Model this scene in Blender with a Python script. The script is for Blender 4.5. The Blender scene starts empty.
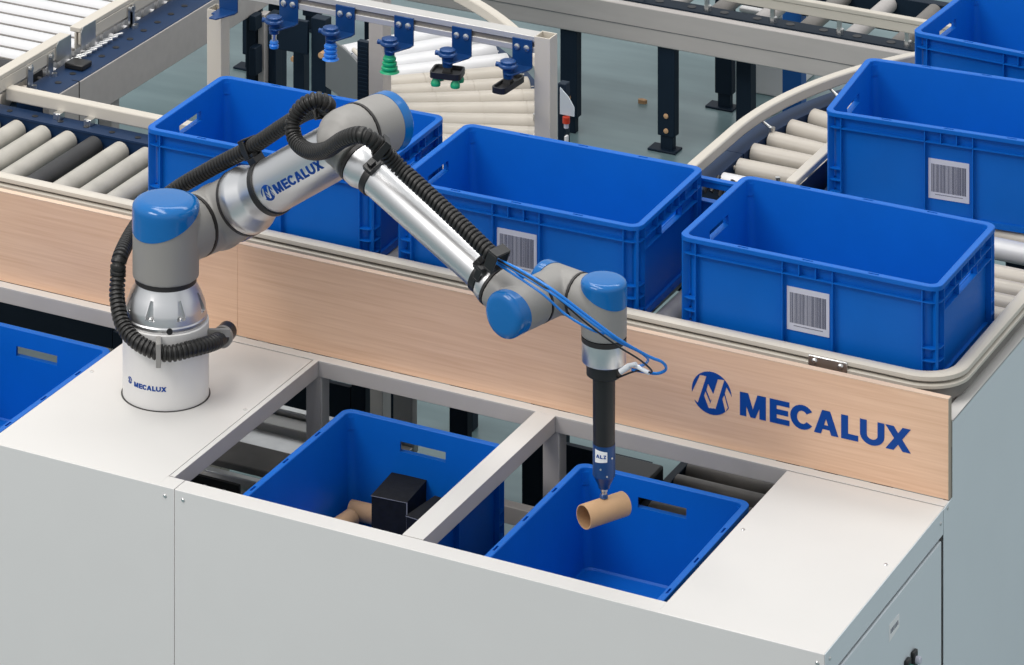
import bpy, bmesh, math, random
from mathutils import Vector, Matrix
random.seed(4)
SC = bpy.context.scene
COL = SC.collection
V = Vector
PI = math.pi
# ------------------------------------------------------------------ camera
F_PX, X0, YH, TH, ZC = 4130.97, 221.7, -1402.9, .5043, 4.912
cd = bpy.data.cameras.new('camera'); cam = bpy.data.objects.new('camera', cd); COL.objects.link(cam)
cam.location = (0, 0, ZC); cam.rotation_euler = (PI/2, 0, TH)
cd.sensor_width = 36; cd.lens = F_PX*36/1024; cd.shift_x = (512-X0)/1024; cd.shift_y = -(332.5-YH)/1024
cd.clip_end = 200
SC.camera = cam
C_, S_ = math.cos(TH), math.sin(TH)
RT = V((C_, S_, 0)); TC = V((S_, -C_, 0))          # to the right of / towards the viewing side
# ------------------------------------------------------------------ materials
MATS = {}
def mat(name, col, rough=.5, metal=0., spec=.5, noise=None, bump=None, coat=0., stretch=(1, 1, 1), rvar=0.):
    if name in MATS: return MATS[name]
    m = bpy.data.materials.new(name); m.use_nodes = True; nt = m.node_tree; N = nt.nodes; L = nt.links
    b = N['Principled BSDF']
    b.inputs['Base Color'].default_value = (*col, 1); b.inputs['Roughness'].default_value = rough
    b.inputs['Metallic'].default_value = metal; b.inputs['Specular IOR Level'].default_value = spec
    b.inputs['Coat Weight'].default_value = coat
    tc = N.new('ShaderNodeTexCoord'); mp = N.new('ShaderNodeMapping'); mp.inputs['Scale'].default_value = stretch
    L.new(tc.outputs['Object'], mp.inputs['Vector'])
    sc, am = noise or (18., .04)
    nz = N.new('ShaderNodeTexNoise'); nz.inputs['Scale'].default_value = sc; nz.inputs['Detail'].default_value = 5
    L.new(mp.outputs['Vector'], nz.inputs['Vector'])
    cr = N.new('ShaderNodeMapRange'); cr.inputs['From Min'].default_value = .25; cr.inputs['From Max'].default_value = .75
    cr.inputs['To Min'].default_value = 1-am; cr.inputs['To Max'].default_value = 1+am
    L.new(nz.outputs['Fac'], cr.inputs['Value'])
    mx = N.new('ShaderNodeVectorMath'); mx.operation = 'SCALE'; mx.inputs[0].default_value = col
    L.new(cr.outputs['Result'], mx.inputs['Scale']); L.new(mx.outputs['Vector'], b.inputs['Base Color'])
    if rvar:
        r2 = N.new('ShaderNodeMapRange'); r2.inputs['From Min'].default_value = .3; r2.inputs['From Max'].default_value = .7
        r2.inputs['To Min'].default_value = max(.02, rough-rvar); r2.inputs['To Max'].default_value = rough+rvar
        L.new(nz.outputs['Fac'], r2.inputs['Value']); L.new(r2.outputs['Result'], b.inputs['Roughness'])
    if bump:
        bs, bd = bump
        n2 = N.new('ShaderNodeTexNoise'); n2.inputs['Scale'].default_value = bs; L.new(mp.outputs['Vector'], n2.inputs['Vector'])
        bp = N.new('ShaderNodeBump'); bp.inputs['Strength'].default_value = bd; bp.inputs['Distance'].default_value = .002
        L.new(n2.outputs['Fac'], bp.inputs['Height']); L.new(bp.outputs['Normal'], b.inputs['Normal'])
    MATS[name] = m; return m
M_ = dict(
 white=mat('white_powder_coat', (.675, .66, .635), .45, noise=(6, .015)),
 sheet=mat('grey_white_sheet', (.76, .745, .73), .5, noise=(5, .015)),
 endsh=mat('cool_grey_sheet', (.71, .78, .815), .5, noise=(5, .015)),
 frame=mat('grey_tube_frame', (.50, .47, .45), .5, noise=(12, .05)),
 blue=mat('crate_blue', (.0, .124, .53), .45, spec=.28, noise=(9, .05), bump=(140, .08)),
 cap=mat('gloss_blue_cap', (.003, .135, .42), .16, spec=.5, noise=(9, .03), bump=(55, .22)),
 grey=mat('robot_grey', (.285, .275, .26), .42, noise=(9, .03), bump=(260, .12)),
 alu=mat('brushed_aluminium', (.74, .74, .745), .36, 1., noise=(6, .015)),
 steel=mat('zinc_steel', (.72, .72, .71), .3, 1., noise=(30, .08)),
 prof=mat('anodised_profile', (.66, .645, .62), .42, .55, noise=(20, .03)),
 guide=mat('cream_guide_rail', (.62, .575, .50), .45, noise=(8, .03)),
 beam=mat('grey_conveyor_beam', (.49, .46, .44), .5, .0, noise=(6, .05), stretch=(1, 6, 6)),
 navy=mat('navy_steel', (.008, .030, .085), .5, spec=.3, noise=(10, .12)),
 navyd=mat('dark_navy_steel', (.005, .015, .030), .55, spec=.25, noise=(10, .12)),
 bluest=mat('blue_steel_leg', (.008, .10, .36), .45, noise=(10, .06)),
 tool=mat('blue_anodised', (.006, .055, .20), .3, .2, noise=(20, .06)),
 cupb=mat('blue_silicone', (.02, .20, .70), .3, noise=(20, .04)),
 cupg=mat('green_silicone', (.01, .36, .16), .35, noise=(20, .05)),
 black=mat('black_plastic', (.012, .012, .013), .38, noise=(20, .1)),
 ring=mat('black_seal', (.02, .018, .018), .5, noise=(20, .1)),
 hose=mat('hose_black', (.013, .0125, .012), .42, noise=(60, .25)),
 rubber=mat('dark_roller', (.03, .03, .032), .55, noise=(14, .25)),
 cream=mat('cream_roller', (.52, .475, .41), .36, noise=(16, .06), rvar=.05),
 creamd=mat('worn_roller', (.46, .435, .385), .42, noise=(14, .16), rvar=.08),
 chrome=mat('white_zinc_roller', (.70, .70, .71), .42, .1, noise=(14, .03)),
 dimr=mat('dusty_grey_and_shade', (.20, .185, .17), .5, noise=(10, .25)),  # roller grey, also colours the painted shade strips
 card=mat('kraft_cardboard', (.60, .37, .20), .7, noise=(25, .07)),
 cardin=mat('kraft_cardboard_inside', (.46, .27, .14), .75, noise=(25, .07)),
 box=mat('black_card', (.010, .011, .013), .75, spec=.2, noise=(60, .25), bump=(300, .2)),
 edge=mat('worn_card_edge', (.25, .25, .26), .6),
 label=mat('label_paper', (.62, .63, .72), .5, noise=(8, .02)),
 ink=mat('printed_ink', (.10, .11, .16), .5),
 logo=mat('logo_blue', (.003, .058, .30), .5, spec=.2, noise=(8, .02)),
 lwhite=mat('white_print', (.9, .9, .9), .4),
 red=mat('red_plastic', (.6, .05, .02), .35),
 tubeb=mat('blue_air_tube', (.01, .20, .66), .22, noise=(8, .03)),
 tubel=mat('clear_plastic', (.75, .77, .80), .2),
 zgrey=mat('pale_grey_plate', (.17, .18, .185), .4, .2, noise=(8, .05)),
 green=mat('green_button', (.02, .25, .18), .3),
)
# wood
def wood():
    m = bpy.data.materials.new('oak_laminate'); m.use_nodes = True; N = m.node_tree.nodes; L = m.node_tree.links
    b = N['Principled BSDF']; b.inputs['Roughness'].default_value = .5
    tc = N.new('ShaderNodeTexCoord'); mp = N.new('ShaderNodeMapping'); mp.inputs['Scale'].default_value = (1.6, 60, 60)
    L.new(tc.outputs['Object'], mp.inputs['Vector'])
    n1 = N.new('ShaderNodeTexNoise'); n1.inputs['Scale'].default_value = 3; n1.inputs['Detail'].default_value = 8; n1.inputs['Distortion'].default_value = .4
    L.new(mp.outputs['Vector'], n1.inputs['Vector'])
    cr = N.new('ShaderNodeValToRGB'); e = cr.color_ramp.elements
    e[0].position = .3; e[0].color = (.74, .465, .305, 1); e[1].position = .72; e[1].color = (.85, .575, .40, 1)
    L.new(n1.outputs['Fac'], cr.inputs['Fac']); L.new(cr.outputs['Color'], b.inputs['Base Color'])
    return m
M_['wood'] = wood()
M_['woodedge'] = mat('oak_edge_band', (.74, .55, .41), .5, noise=(14, .05), stretch=(1, 20, 20))
# floor
def floor_mat():
    m = bpy.data.materials.new('grey_green_floor'); m.use_nodes = True; N = m.node_tree.nodes; L = m.node_tree.links
    b = N['Principled BSDF']; b.inputs['Roughness'].default_value = .3
    tc = N.new('ShaderNodeTexCoord'); mp = N.new('ShaderNodeMapping'); mp.inputs['Scale'].default_value = (1.1, 4.5, 1); mp.inputs['Rotation'].default_value = (0, 0, -.5)
    L.new(tc.outputs['Object'], mp.inputs['Vector'])
    n1 = N.new('ShaderNodeTexNoise'); n1.inputs['Scale'].default_value = .9; n1.inputs['Detail'].default_value = 6
    L.new(mp.outputs['Vector'], n1.inputs['Vector'])
    cr = N.new('ShaderNodeValToRGB'); e = cr.color_ramp.elements
    e[0].position = .32; e[0].color = (.085, .145, .155, 1); e[1].position = .7; e[1].color = (.20, .285, .30, 1)
    L.new(n1.outputs['Fac'], cr.inputs['Fac']); L.new(cr.outputs['Color'], b.inputs['Base Color'])
    return m
M_['floor'] = floor_mat()
# ------------------------------------------------------------------ mesh builder
class MB:
    def __init__(s): s.v = []; s.f = []; s.mi = []; s.cur = 0
    def add(s, vs, fs):
        o = len(s.v); s.v += [tuple(x) for x in vs]; s.f += [tuple(o+i for i in f) for f in fs]; s.mi += [s.cur]*len(fs); return s
    def box(s, x0, x1, y0, y1, z0, z1, M=None):
        vs = [V((x, y, z)) for x in (x0, x1) for y in (y0, y1) for z in (z0, z1)]
        if M is not None: vs = [M @ v for v in vs]
        return s.add(vs, [(0, 1, 3, 2), (4, 6, 7, 5), (0, 4, 5, 1), (2, 3, 7, 6), (0, 2, 6, 4), (1, 5, 7, 3)])
    def prism(s, poly, a0, a1, f):      # poly in 2-D, f(u,v,a)->xyz
        n = len(poly)
        vs = [f(u, w, a0) for u, w in poly]+[f(u, w, a1) for u, w in poly]
        return s.add(vs, [tuple(range(n-1, -1, -1)), tuple(range(n, 2*n))]+[(i, (i+1) % n, n+(i+1) % n, n+i) for i in range(n)])
    def lathe(s, prof, c, ax, seg=40, cap=(True, True), ref=None):   # prof: (distance along axis, radius)
        ax = V(ax).normalized(); e1 = ax.orthogonal().normalized() if ref is None else (V(ref)-ax*V(ref).dot(ax)).normalized(); e2 = ax.cross(e1); c = V(c)
        vs = []
        for h, r in prof:
            for i in range(seg):
                t = 2*PI*i/seg; vs.append(c+ax*h+(e1*math.cos(t)+e2*math.sin(t))*r)
        fs = []
        for k in range(len(prof)-1):
            for i in range(seg): a = k*seg+i; b = k*seg+(i+1) % seg; fs.append((a, b, b+seg, a+seg))
        if cap[0]: fs.append(tuple(range(seg-1, -1, -1)))
        if cap[1]: fs.append(tuple((len(prof)-1)*seg+i for i in range(seg)))
        return s.add(vs, fs)
    def cyl(s, p0, p1, r, seg=24, r1=None):
        p0, p1 = V(p0), V(p1); d = p1-p0
        return s.lathe([(0, r), (d.length, r if r1 is None else r1)], p0, d, seg)
    def sweep(s, pts, rad, seg=14, closed=False, prof=None, up=None):  # rad: number or f(i)
        pts = [V(p) for p in pts]; n = len(pts)
        T = []
        for i in range(n):
            a = pts[max(0, i-1)]; b = pts[min(n-1, i+1)]; T.append((b-a).normalized())
        e = (T[0].orthogonal() if up is None else V(up)); e = (e-T[0]*e.dot(T[0])).normalized()
        vs = []; m = len(prof) if prof else seg
        for i in range(n):
            if up is not None: e = V(up)
            e = (e-T[i]*e.dot(T[i])).normalized(); g = T[i].cross(e)
            if prof:
                for u, w in prof: vs.append(pts[i]+g*u+e*w)
            else:
                r = rad(i) if callable(rad) else rad
                for k in range(seg): t = 2*PI*k/seg; vs.append(pts[i]+(e*math.cos(t)+g*math.sin(t))*r)
        fs = [(i*m+k, i*m+(k+1) % m, (i+1)*m+(k+1) % m, (i+1)*m+k) for i in range(n-1) for k in range(m)]
        fs += [tuple(range(m-1, -1, -1)), tuple((n-1)*m+k for k in range(m))]
        return s.add(vs, fs)
    def mesh(s, name, ang=35):
        me = bpy.data.meshes.new(name); me.from_pydata(s.v, [], s.f)
        bm = bmesh.new(); bm.from_mesh(me)
        for f, i in zip(bm.faces, s.mi): f.material_index = i
        bmesh.ops.recalc_face_normals(bm, faces=bm.faces)
        for f in bm.faces: f.smooth = True
        for e in bm.edges: e.smooth = len(e.link_faces) == 2 and e.calc_face_angle(0) < math.radians(ang)
        bm.to_mesh(me); bm.free(); return me
    def build(s, name, m, parent=None, bevel=0, label=None, ang=35, extra=()):
        o = bpy.data.objects.new(name, s.mesh(name, ang)); COL.objects.link(o)
        o.data.materials.append(m)
        for e in extra: o.data.materials.append(e)
        if parent is not None: adopt(o, parent)
        if bevel:
            b = o.modifiers.new('bevel', 'BEVEL'); b.width = bevel; b.segments = 2; b.limit_method = 'ANGLE'; b.angle_limit = .6
            b.harden_normals = False
        if label: o['label'] = label
        return o
def wm(o):
    return o.matrix_basis if o.parent is None else wm(o.parent) @ o.matrix_parent_inverse @ o.matrix_basis
def adopt(o, p):
    o.parent = p; o.matrix_parent_inverse = wm(p).inverted()
def tag(o, label=None, cat=None, group=None, kind=None):
    for k, v in (('label', label), ('category', cat), ('group', group), ('kind', kind)):
        if v: o[k] = v
    return o
def empty(name, loc, label, cat, group=None):
    o = bpy.data.objects.new(name, None); COL.objects.link(o); o.location = loc; o.empty_display_size = .05
    return tag(o, label, cat, group)
def inst(name, me, M, parent=None, label=None):
    o = bpy.data.objects.new(name, me); COL.objects.link(o); o.matrix_basis = M
    if parent is not None: adopt(o, parent)
    if label: o['label'] = label
    return o
def copy_tree(o, parent=None):
    c = o.copy(); COL.objects.link(c)
    if parent is not None: c.parent = parent
    for ch in [x for x in COL.objects if x.parent == o]: copy_tree(ch, c)
    return c
def axes(o, x, y, z):      # frame matrix
    return Matrix(((x[0], y[0], z[0], o[0]), (x[1], y[1], z[1], o[1]), (x[2], y[2], z[2], o[2]), (0, 0, 0, 1)))
def evald(o):              # bake the modifiers of o into a plain mesh
    dg = bpy.context.evaluated_depsgraph_get(); me = bpy.data.meshes.new_from_object(o.evaluated_get(dg), depsgraph=dg)
    o.modifiers.clear(); o.data = me; return o
def spline(P, n=14):
    P = [V(p) for p in P]; out = []
    for i in range(len(P)-1):
        a = P[max(0, i-1)]; b = P[i]; c = P[i+1]; d = P[min(len(P)-1, i+2)]
        for k in range(n):
            t = k/n; out.append(.5*((2*b)+(c-a)*t+(2*a-5*b+4*c-d)*t*t+(3*b-a-3*c+d)*t**3))
    out.append(P[-1]); return out
def resample(P, step):
    out = [P[0]]; acc = 0
    for a, b in zip(P, P[1:]):
        L = (b-a).length
        while acc+L >= step:
            t = (step-acc)/L; a = a.lerp(b, t); out.append(a); L = (b-a).length; acc = 0
            if L < 1e-9: break
        acc += L
    return out
def screw(mb, c, ax, r=.0035, h=.002):
    mb.lathe([(-.001, r), (h*.5, r), (h, r*.6), (h, 0.0005)], c, ax, 12)
# ------------------------------------------------------------------ lettering (2-D convex pieces)
def arc(cx, cy, ro, ri, a0, a1, n=14):
    out = []
    for k in range(n):
        t0 = a0+(a1-a0)*k/n; t1 = a0+(a1-a0)*(k+1)/n
        out.append([(cx+ri[0]*math.cos(t0), cy+ri[1]*math.sin(t0)), (cx+ro[0]*math.cos(t0), cy+ro[1]*math.sin(t0)), (cx+ro[0]*math.cos(t1), cy+ro[1]*math.sin(t1)), (cx+ri[0]*math.cos(t1), cy+ri[1]*math.sin(t1))])
    return out
def R_(x0, y0, x1, y1): return [(x0, y0), (x1, y0), (x1, y1), (x0, y1)]
def word():
    o = []
    def put(ps, dx): o.extend([[(x+dx, y) for x, y in p] for p in ps])
    put([R_(0, 0, .29, 1), R_(.89, 0, 1.18, 1), [(0.05, 1), (.38, 1), (.70, 0), (.48, 0)], [(1.13, 1), (.80, 1), (.48, 0), (.70, 0)]], 0)
    put([R_(0, 0, .31, 1), R_(0.2, 0, .89, .22), R_(.2, .39, .83, .61), R_(.2, .78, .89, 1)], 1.36)
    put(arc(.54, .5, (.54, .52), (.24, .28), .62, 2*PI-.62, 20), 2.29)
    put([[(0, 0), (.31, 0), (.66, 1), (.36, 1)], [(1.09, 0), (.77, 0), (.42, 1), (.72, 1)], R_(.25, .2, .84, .38)], 3.36)
    put([R_(0, 0, .31, 1), R_(.2, 0, .76, .24)], 4.57)
    put([R_(0, .42, .30, 1), R_(.78, .42, 1.08, 1)]+arc(.54, .42, (.54, .44), (.24, .2), PI, 2*PI, 14), 5.41)
    put([[(0, 0), (.36, 0), (1.11, 1), (.75, 1)], [(1.11, 0), (.75, 0), (0, 1), (.36, 1)]], 6.54)
    return o
WORD = word()
def emblem(n=110):           # round mark with the slanted strokes left open; unit radius
    zz = lambda p: [((x-322)/203., -((y-345)-.22*(x-322))/213.) for x, y in p]
    cuts = [zz(p) for p in ([(202, 160), (268, 176), (180, 440), (100, 370)], [(385, 203), (452, 215), (362, 500), (292, 492)],
        [(285, 248), (338, 352), (312, 425), (268, 312)], [(258, 325), (304, 432), (306, 496), (290, 490), (243, 368)],
        [(472, 285), (512, 350), (545, 430), (498, 500), (455, 345)], [(450, 360), (487, 490), (462, 532), (430, 402)])]
    out = []
    for k in range(n):
        y0 = -1+2*k/n; y1 = y0+2/n; y = (y0+y1)/2; w = math.sqrt(max(0, 1-y*y)); iv = [(-w, w)]
        for c in cuts:
            xs = []
            for (ax, ay), (bx, by) in zip(c, c[1:]+c[:1]):
                if (ay-y)*(by-y) < 0: xs.append(ax+(bx-ax)*(y-ay)/(by-ay))
            if len(xs) >= 2:
                a, b = min(xs), max(xs); nv = []
                for p, q in iv:
                    if b <= p or a >= q: nv.append((p, q)); continue
                    if a > p: nv.append((p, a))
                    if b < q: nv.append((b, q))
                iv = nv
        out += [R_(p, y0, q, y1) for p, q in iv if q-p > .004]
    return out
EMB = emblem()
def clip(poly, ax, lo, hi):
    for sg, lim in ((1, lo), (-1, hi)):
        out = []
        for p, q in zip(poly, poly[1:]+poly[:1]):
            a, b = sg*(p[ax]-lim), sg*(q[ax]-lim)
            if a >= 0: out.append(p)
            if a*b < 0: t = a/(a-b); out.append((p[0]+(q[0]-p[0])*t, p[1]+(q[1]-p[1])*t))
        poly = out
        if len(poly) < 3: return []
    return poly
def bands(polys, ax, step):
    out = []
    for p in polys:
        k = math.floor(min(v[ax] for v in p)/step); e = max(v[ax] for v in p)
        while k*step < e-1e-6:
            c = clip(p, ax, k*step, (k+1)*step); k += 1
            if len(c) > 2: out.append(c)
    return out
def decal(polys, scale, off, fn, name, m, parent, seg=1, th=.0006):
    mb = MB()
    for ip, p in enumerate(polys):
        ex = (ip % 6)*.00007 if len(polys) < 105 else 0
        q = [(x*scale+off[0], y*scale+off[1]) for x, y in p]; n = len(q)
        vs = [fn(x, y, th+ex) for x, y in q]+[fn(x, y, -th*.3) for x, y in q]
        mb.add(vs, [tuple(range(n)), tuple(range(2*n-1, n-1, -1))]+[(i, n+i, n+(i+1) % n, (i+1) % n) for i in range(n)])
    return mb.build(name, m, parent)
# ------------------------------------------------------------------ the setting
fl = MB().box(-16, 4, 3, 24, -.2, 0).build('floor', M_['floor']); tag(fl, kind='structure')
# ------------------------------------------------------------------ crates
RIMZ, HC = 1.301, .22
def rrect(x0, x1, y0, y1, r, z, n=6):
    out = []
    for cx, cy, a in ((x1-r, y1-r, 0), (x0+r, y1-r, PI/2), (x0+r, y0+r, PI), (x1-r, y0+r, 1.5*PI)):
        for k in range(n+1): t = a+PI/2*k/n; out.append(V((cx+r*math.cos(t), cy+r*math.sin(t), z)))
    return out
def crate_mesh():
    mb = MB(); H = HC; L, W = .6, .4
    def ring(i, r, z): return rrect(i, L-i, i, W-i, r, z)
    rings = [ring(.020, .022, 0), ring(.016, .024, .004), ring(.0145, .024, H-.010), ring(.000, .026, H-.010), ring(.000, .026, H-.001), ring(.001, .025, H),
             ring(.0135, .018, H), ring(.0150, .017, H-.0015), ring(.0170, .016, H-.03), ring(.026, .02, .010), ring(.030, .02, .006)]
    m = len(rings[0]); vs = [v for r in rings for v in r]
    fs = [(k*m+i, k*m+(i+1) % m, (k+1)*m+(i+1) % m, (k+1)*m+i) for k in range(len(rings)-1) for i in range(m)]
    fs += [tuple(range(m-1, -1, -1)), tuple((len(rings)-1)*m+i for i in range(m))]
    mb.add(vs, fs)
    o = mb.build('crate_shell', M_['blue'])
    ct = MB()
    for x0, x1 in ((-.01, .05), (.55, .61)): ct.box(x0, x1, .144, .256, H-.061, H-.0385)
    for x in (.15, .30, .45):                       # small drain slots in the rim of the long sides
        for y in (.007, .393): ct.box(x-.012, x+.012, y-.0025, y+.0025, H-.005, H+.01)
    c = ct.build('cutter', M_['blue'])
    b = o.modifiers.new('cut', 'BOOLEAN'); b.operation = 'DIFFERENCE'; b.object = c; b.solver = 'EXACT'
    evald(o); bpy.data.objects.remove(c)
    shell = o.data
    # ribs on the outside
    rb = MB(); e = .0125; t = .0022
    def hring(z, out, th=.0022):
        a = ring(out, .026-out*.4, z); b2 = ring(.016, .024, z)
        n = len(a); vs = a+b2+[v-V((0, 0, th)) for v in a]+[v-V((0, 0, th)) for v in b2]
        rb.add(vs, [(i, (i+1) % n, n+(i+1) % n, n+i) for i in range(n)]+[(2*n+i, 3*n+i, 3*n+(i+1) % n, 2*n+(i+1) % n) for i in range(n)]+[(i, 2*n+i, 2*n+(i+1) % n, (i+1) % n) for i in range(n)])
    hring(H-.036, .0025)
    def rib_long(x, z0, z1, d=.0025):
        rb.box(x-t/2, x+t/2, d, e+.003, z0, z1); rb.box(x-t/2, x+t/2, W-e-.003, W-d, z0, z1)
    def rib_short(y, z0, z1, d=.0025):
        rb.box(d, e+.003, y-t/2, y+t/2, z0, z1); rb.box(L-e-.003, L-d, y-t/2, y+t/2, z0, z1)
    for x in (.040, .2425, .3575, .560): rib_long(x, .004, H-.008)
    for x in (.281, .319): rib_long(x, H-.036, H-.008)
    for y in (.040, .360): rib_short(y, .004, H-.008)
    for y in (.115, .155, .20, .245, .285): rib_short(y, H-.036, H-.008)
    for y in (.138, .262): rib_short(y, H-.066, H-.036)
    for x0, x1 in ((.0025, e+.003), (L-e-.003, L-.0025)):
        rb.box(x0, x1, .04, .36, H-.0645, H-.0620)
    for sx in (0, 1):                                # corner fins and the vertical corner edge
        for sy in (0, 1):
            for z in (.085, .058, .030, .006):
                a = []
                for k in range(9):
                    tt = PI/2*k/8; a.append((.026-.0235*math.sin(tt), .026-.0235*math.cos(tt)))
                a = [(.040, .0025)]+a+[(.0025, .040), (.018, .040), (.018, .018), (.040, .018)]
                P = [((L-x if sx else x), (W-y if sy else y)) for x, y in a]
                rb.prism(P, z-.0011, z+.0011, lambda u, w, q: V((u, w, q)))
            x = .0085; P = [(x-.003, x+.001), (x+.001, x-.003), (x+.012, x+.008), (x+.008, x+.012)]
            P = [((L-p if sx else p), (W-q if sy else q)) for p, q in P]
            rb.prism(P, .004, H-.01, lambda u, w, q: V((u, w, q)))
    rb.box(.018, L-.018, .0115, .0165, .0, .014); rb.box(.018, L-.018, W-.0165, W-.0115, .0, .014)   # foot flange
    rb.box(.0085, .0165, .045, .355, .0, .016); rb.box(L-.0165, L-.0085, .045, .355, .0, .016)
    ribs = rb.mesh('ribs')
    bm = bmesh.new(); bm.from_mesh(shell); bm.from_mesh(ribs)
    for f in bm.faces: f.smooth = True; f.material_index = 0
    for ed in bm.edges: ed.smooth = len(ed.link_faces) == 2 and ed.calc_face_angle(0) < math.radians(35)
    me = bpy.data.meshes.new('crate'); bm.to_mesh(me); bm.free(); me.materials.append(M_['blue'])
    bpy.data.objects.remove(o)
    return me
CM = crate_mesh()
def label_objs(parent, x0=.2495, w=.0975, dz=0):
    z1 = HC-.067-dz; y = .0143; h = .094
    sh = MB().box(x0, x0+w, y-.0006, y+.0004, z1-h, z1).build('barcode_sticker', M_['label'], None, label='white paper sticker with a printed barcode')
    bars = MB(); rnd = random.Random(7); x = x0+.007
    while x < x0+w-.009:
        b = rnd.choice((.0006, .0009, .0013)) if x < x0+w*.7 else rnd.choice((.0012, .0022)); bars.box(x, x+b, y-.001, y, z1-.078, z1-.012); x += b+rnd.choice((.0006, .0008, .0012))
    for k in range(26): bars.box(x0+.016+k*.0026, x0+.0176+k*.0026, y-.001, y, z1-.0845, z1-.0825)
    bo = bars.build('barcode', M_['ink'], None)
    sh.parent = parent; bo.parent = sh
crates = []
def crate(x, y, z, rot, label, group, sticker=False, back=False):
    o = bpy.data.objects.new('storage_crate', CM); COL.objects.link(o)
    tag(o, label, 'crate', group)
    if back:  # anchored at the rear-left rim corner, short side across
        M = Matrix.Translation((x, y, z)) @ Matrix.Rotation(rot-PI/2, 4, 'Z')
    else: M = Matrix.Translation((x, y, z)) @ Matrix.Rotation(rot, 4, 'Z')
    if sticker: label_objs(o, dz=.011 if rot > .05 else 0)
    o.matrix_basis = M; crates.append(o); return o
ZB = RIMZ-HC
GU, GL = 'blue crates on the upper roller conveyors', 'blue crates under the table openings'
crate(-4.8675, 8.4412, ZB, .025, 'blue plastic crate directly behind the robot arm, half hidden by it', GU)
crate(-4.2093, 8.4425, ZB, .018, 'blue crate with a barcode sticker behind the robot forearm and wrist', GU, True)
crate(-3.5195, 8.4577, ZB, .0055, 'blue crate with a barcode sticker at the rail corner, above the big board lettering', GU, True)
crate(-3.5029, 9.3202, ZB, .09, 'blue crate with a barcode sticker beside the curved guide rail', GU, True)
crate(-3.5046, 9.9426, ZB, -.05, 'blue crate in the top right corner of the photo', GU)
ZL = .8584-HC
crate(-3.6585, 8.2400, ZL, .006, 'blue crate in the right table opening below the gripper', GL, back=True)
crate(-4.2263, 8.2339, ZL, .0, 'blue crate in the middle table opening holding black boxes and tubes', GL, back=True)
crate(-5.2350, 8.2480, ZL, -.004, 'blue crate left of the robot pedestal, cut by the photo edge', GL, back=True)
def Xat(px, Y): q = (px-X0)/F_PX; return Y*(q*C_-S_)/(q*S_+C_)   # where a sight line crosses depth Y
# ------------------------------------------------------------------ work table
TZ = .9
tb = empty('work_table', (-3.85, 7.95, 0), 'long white sheet metal work table carrying the robot arm, with open bays', 'table')
def tpart(name, x0, x1, y0, y1, z0, z1, m, bev=.0012, lab=None): return MB().box(x0, x1, y0, y1, z0, z1).build(name, m, tb, bev, lab)
tpart('top_plate', -4.786, -4.3612, 7.622, 8.3298, TZ-.002, TZ+.0005, M_['white'])
tpart('top_plate', -3.2145, -2.8635, 7.622, 8.3298, TZ-.002, TZ+.0005, M_['white'])
f1 = tpart('front_panel', -6.3, -4.3210, 7.62, 7.635, .03, TZ, M_['sheet'])
f2 = tpart('front_panel', -4.3195, -2.8635, 7.62, 7.635, .03, TZ, M_['sheet'])
tpart('front_lip', -6.3, -4.3210, 7.6205, 7.668, TZ-.003, TZ+.0002, M_['white'], .001)
tpart('front_lip', -4.3195, -3.2140, 7.6205, 7.668, TZ-.003, TZ+.0002, M_['white'], .001)
tpart('front_beam', -6.3, -2.865, 7.636, 7.666, TZ-.04, TZ-.004, M_['frame'])
tpart('back_beam', -6.3, -2.865, 8.3325, 8.361, TZ-.036, TZ-.0015, M_['frame'])
tpart('back_lip', -6.3, -2.864, 8.3325, 8.3615, TZ-.001, TZ+.0006, M_['white'], .0005)
tpart('divider_beam', -3.805, -3.758, 7.6685, 8.3315, TZ-.036, TZ+.0004, M_['frame'], .0015)
tpart('divider_cover', -3.8052, -3.7572, 7.6686, 8.3312, TZ+.0005, TZ+.0012, M_['white'], .0004)
tpart('side_beam', -4.3585, -4.347, 7.6685, 8.3315, TZ-.036, TZ+.0004, M_['frame'], .0015)
tpart('side_cover', -4.3588, -4.3468, 7.6686, 8.3312, TZ+.0005, TZ+.001, M_['white'], .0003)
tpart('side_beam', -4.785, -4.745, 7.6685, 8.3315, TZ-.04, TZ-.003, M_['frame'])
tpart('side_beam', -3.2135, -3.18, 7.6685, 8.3315, TZ-.04, TZ-.003, M_['frame'])
for x in (-4.381, -3.790, -4.785, -2.91): tpart('post', x, x+.040, 8.335, 8.375, .0, TZ-.037, M_['frame'], .002)
for x in (-4.36, -3.80, -4.785, -2.91): tpart('post', x, x+.04, 7.64, 7.668, .0, TZ-.041, M_['frame'], .002)
# gusset on the rear post
MB().prism([(-4.3425, .55), (-4.3425, .858), (-4.352, .858), (-4.379, .62), (-4.379, .55)], 8.3325, 8.3348, lambda u, w, a: V((u, a, w))).build('gusset', M_['frame'], tb)
for c, ax in (((-4.372, 8.029, TZ), (0, 0, 1)), ((-4.769, 8.034, TZ), (0, 0, 1)), ((-3.196, 8.03, TZ), (0, 0, 1)), ((-2.884, 8.028, TZ), (0, 0, 1)),
              ((-4.343, 7.62, .881), (0, -1, 0)), ((-4.299, 7.62, .882), (0, -1, 0)), ((-2.878, 7.62, .88), (0, -1, 0)), ((-2.862, 7.645, .882), (1, 0, 0)), ((-2.862, 8.30, .878), (1, 0, 0))):
    s = MB(); screw(s, c, ax, .0042, .0026); s.build('screw', M_['steel'], tb)
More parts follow.
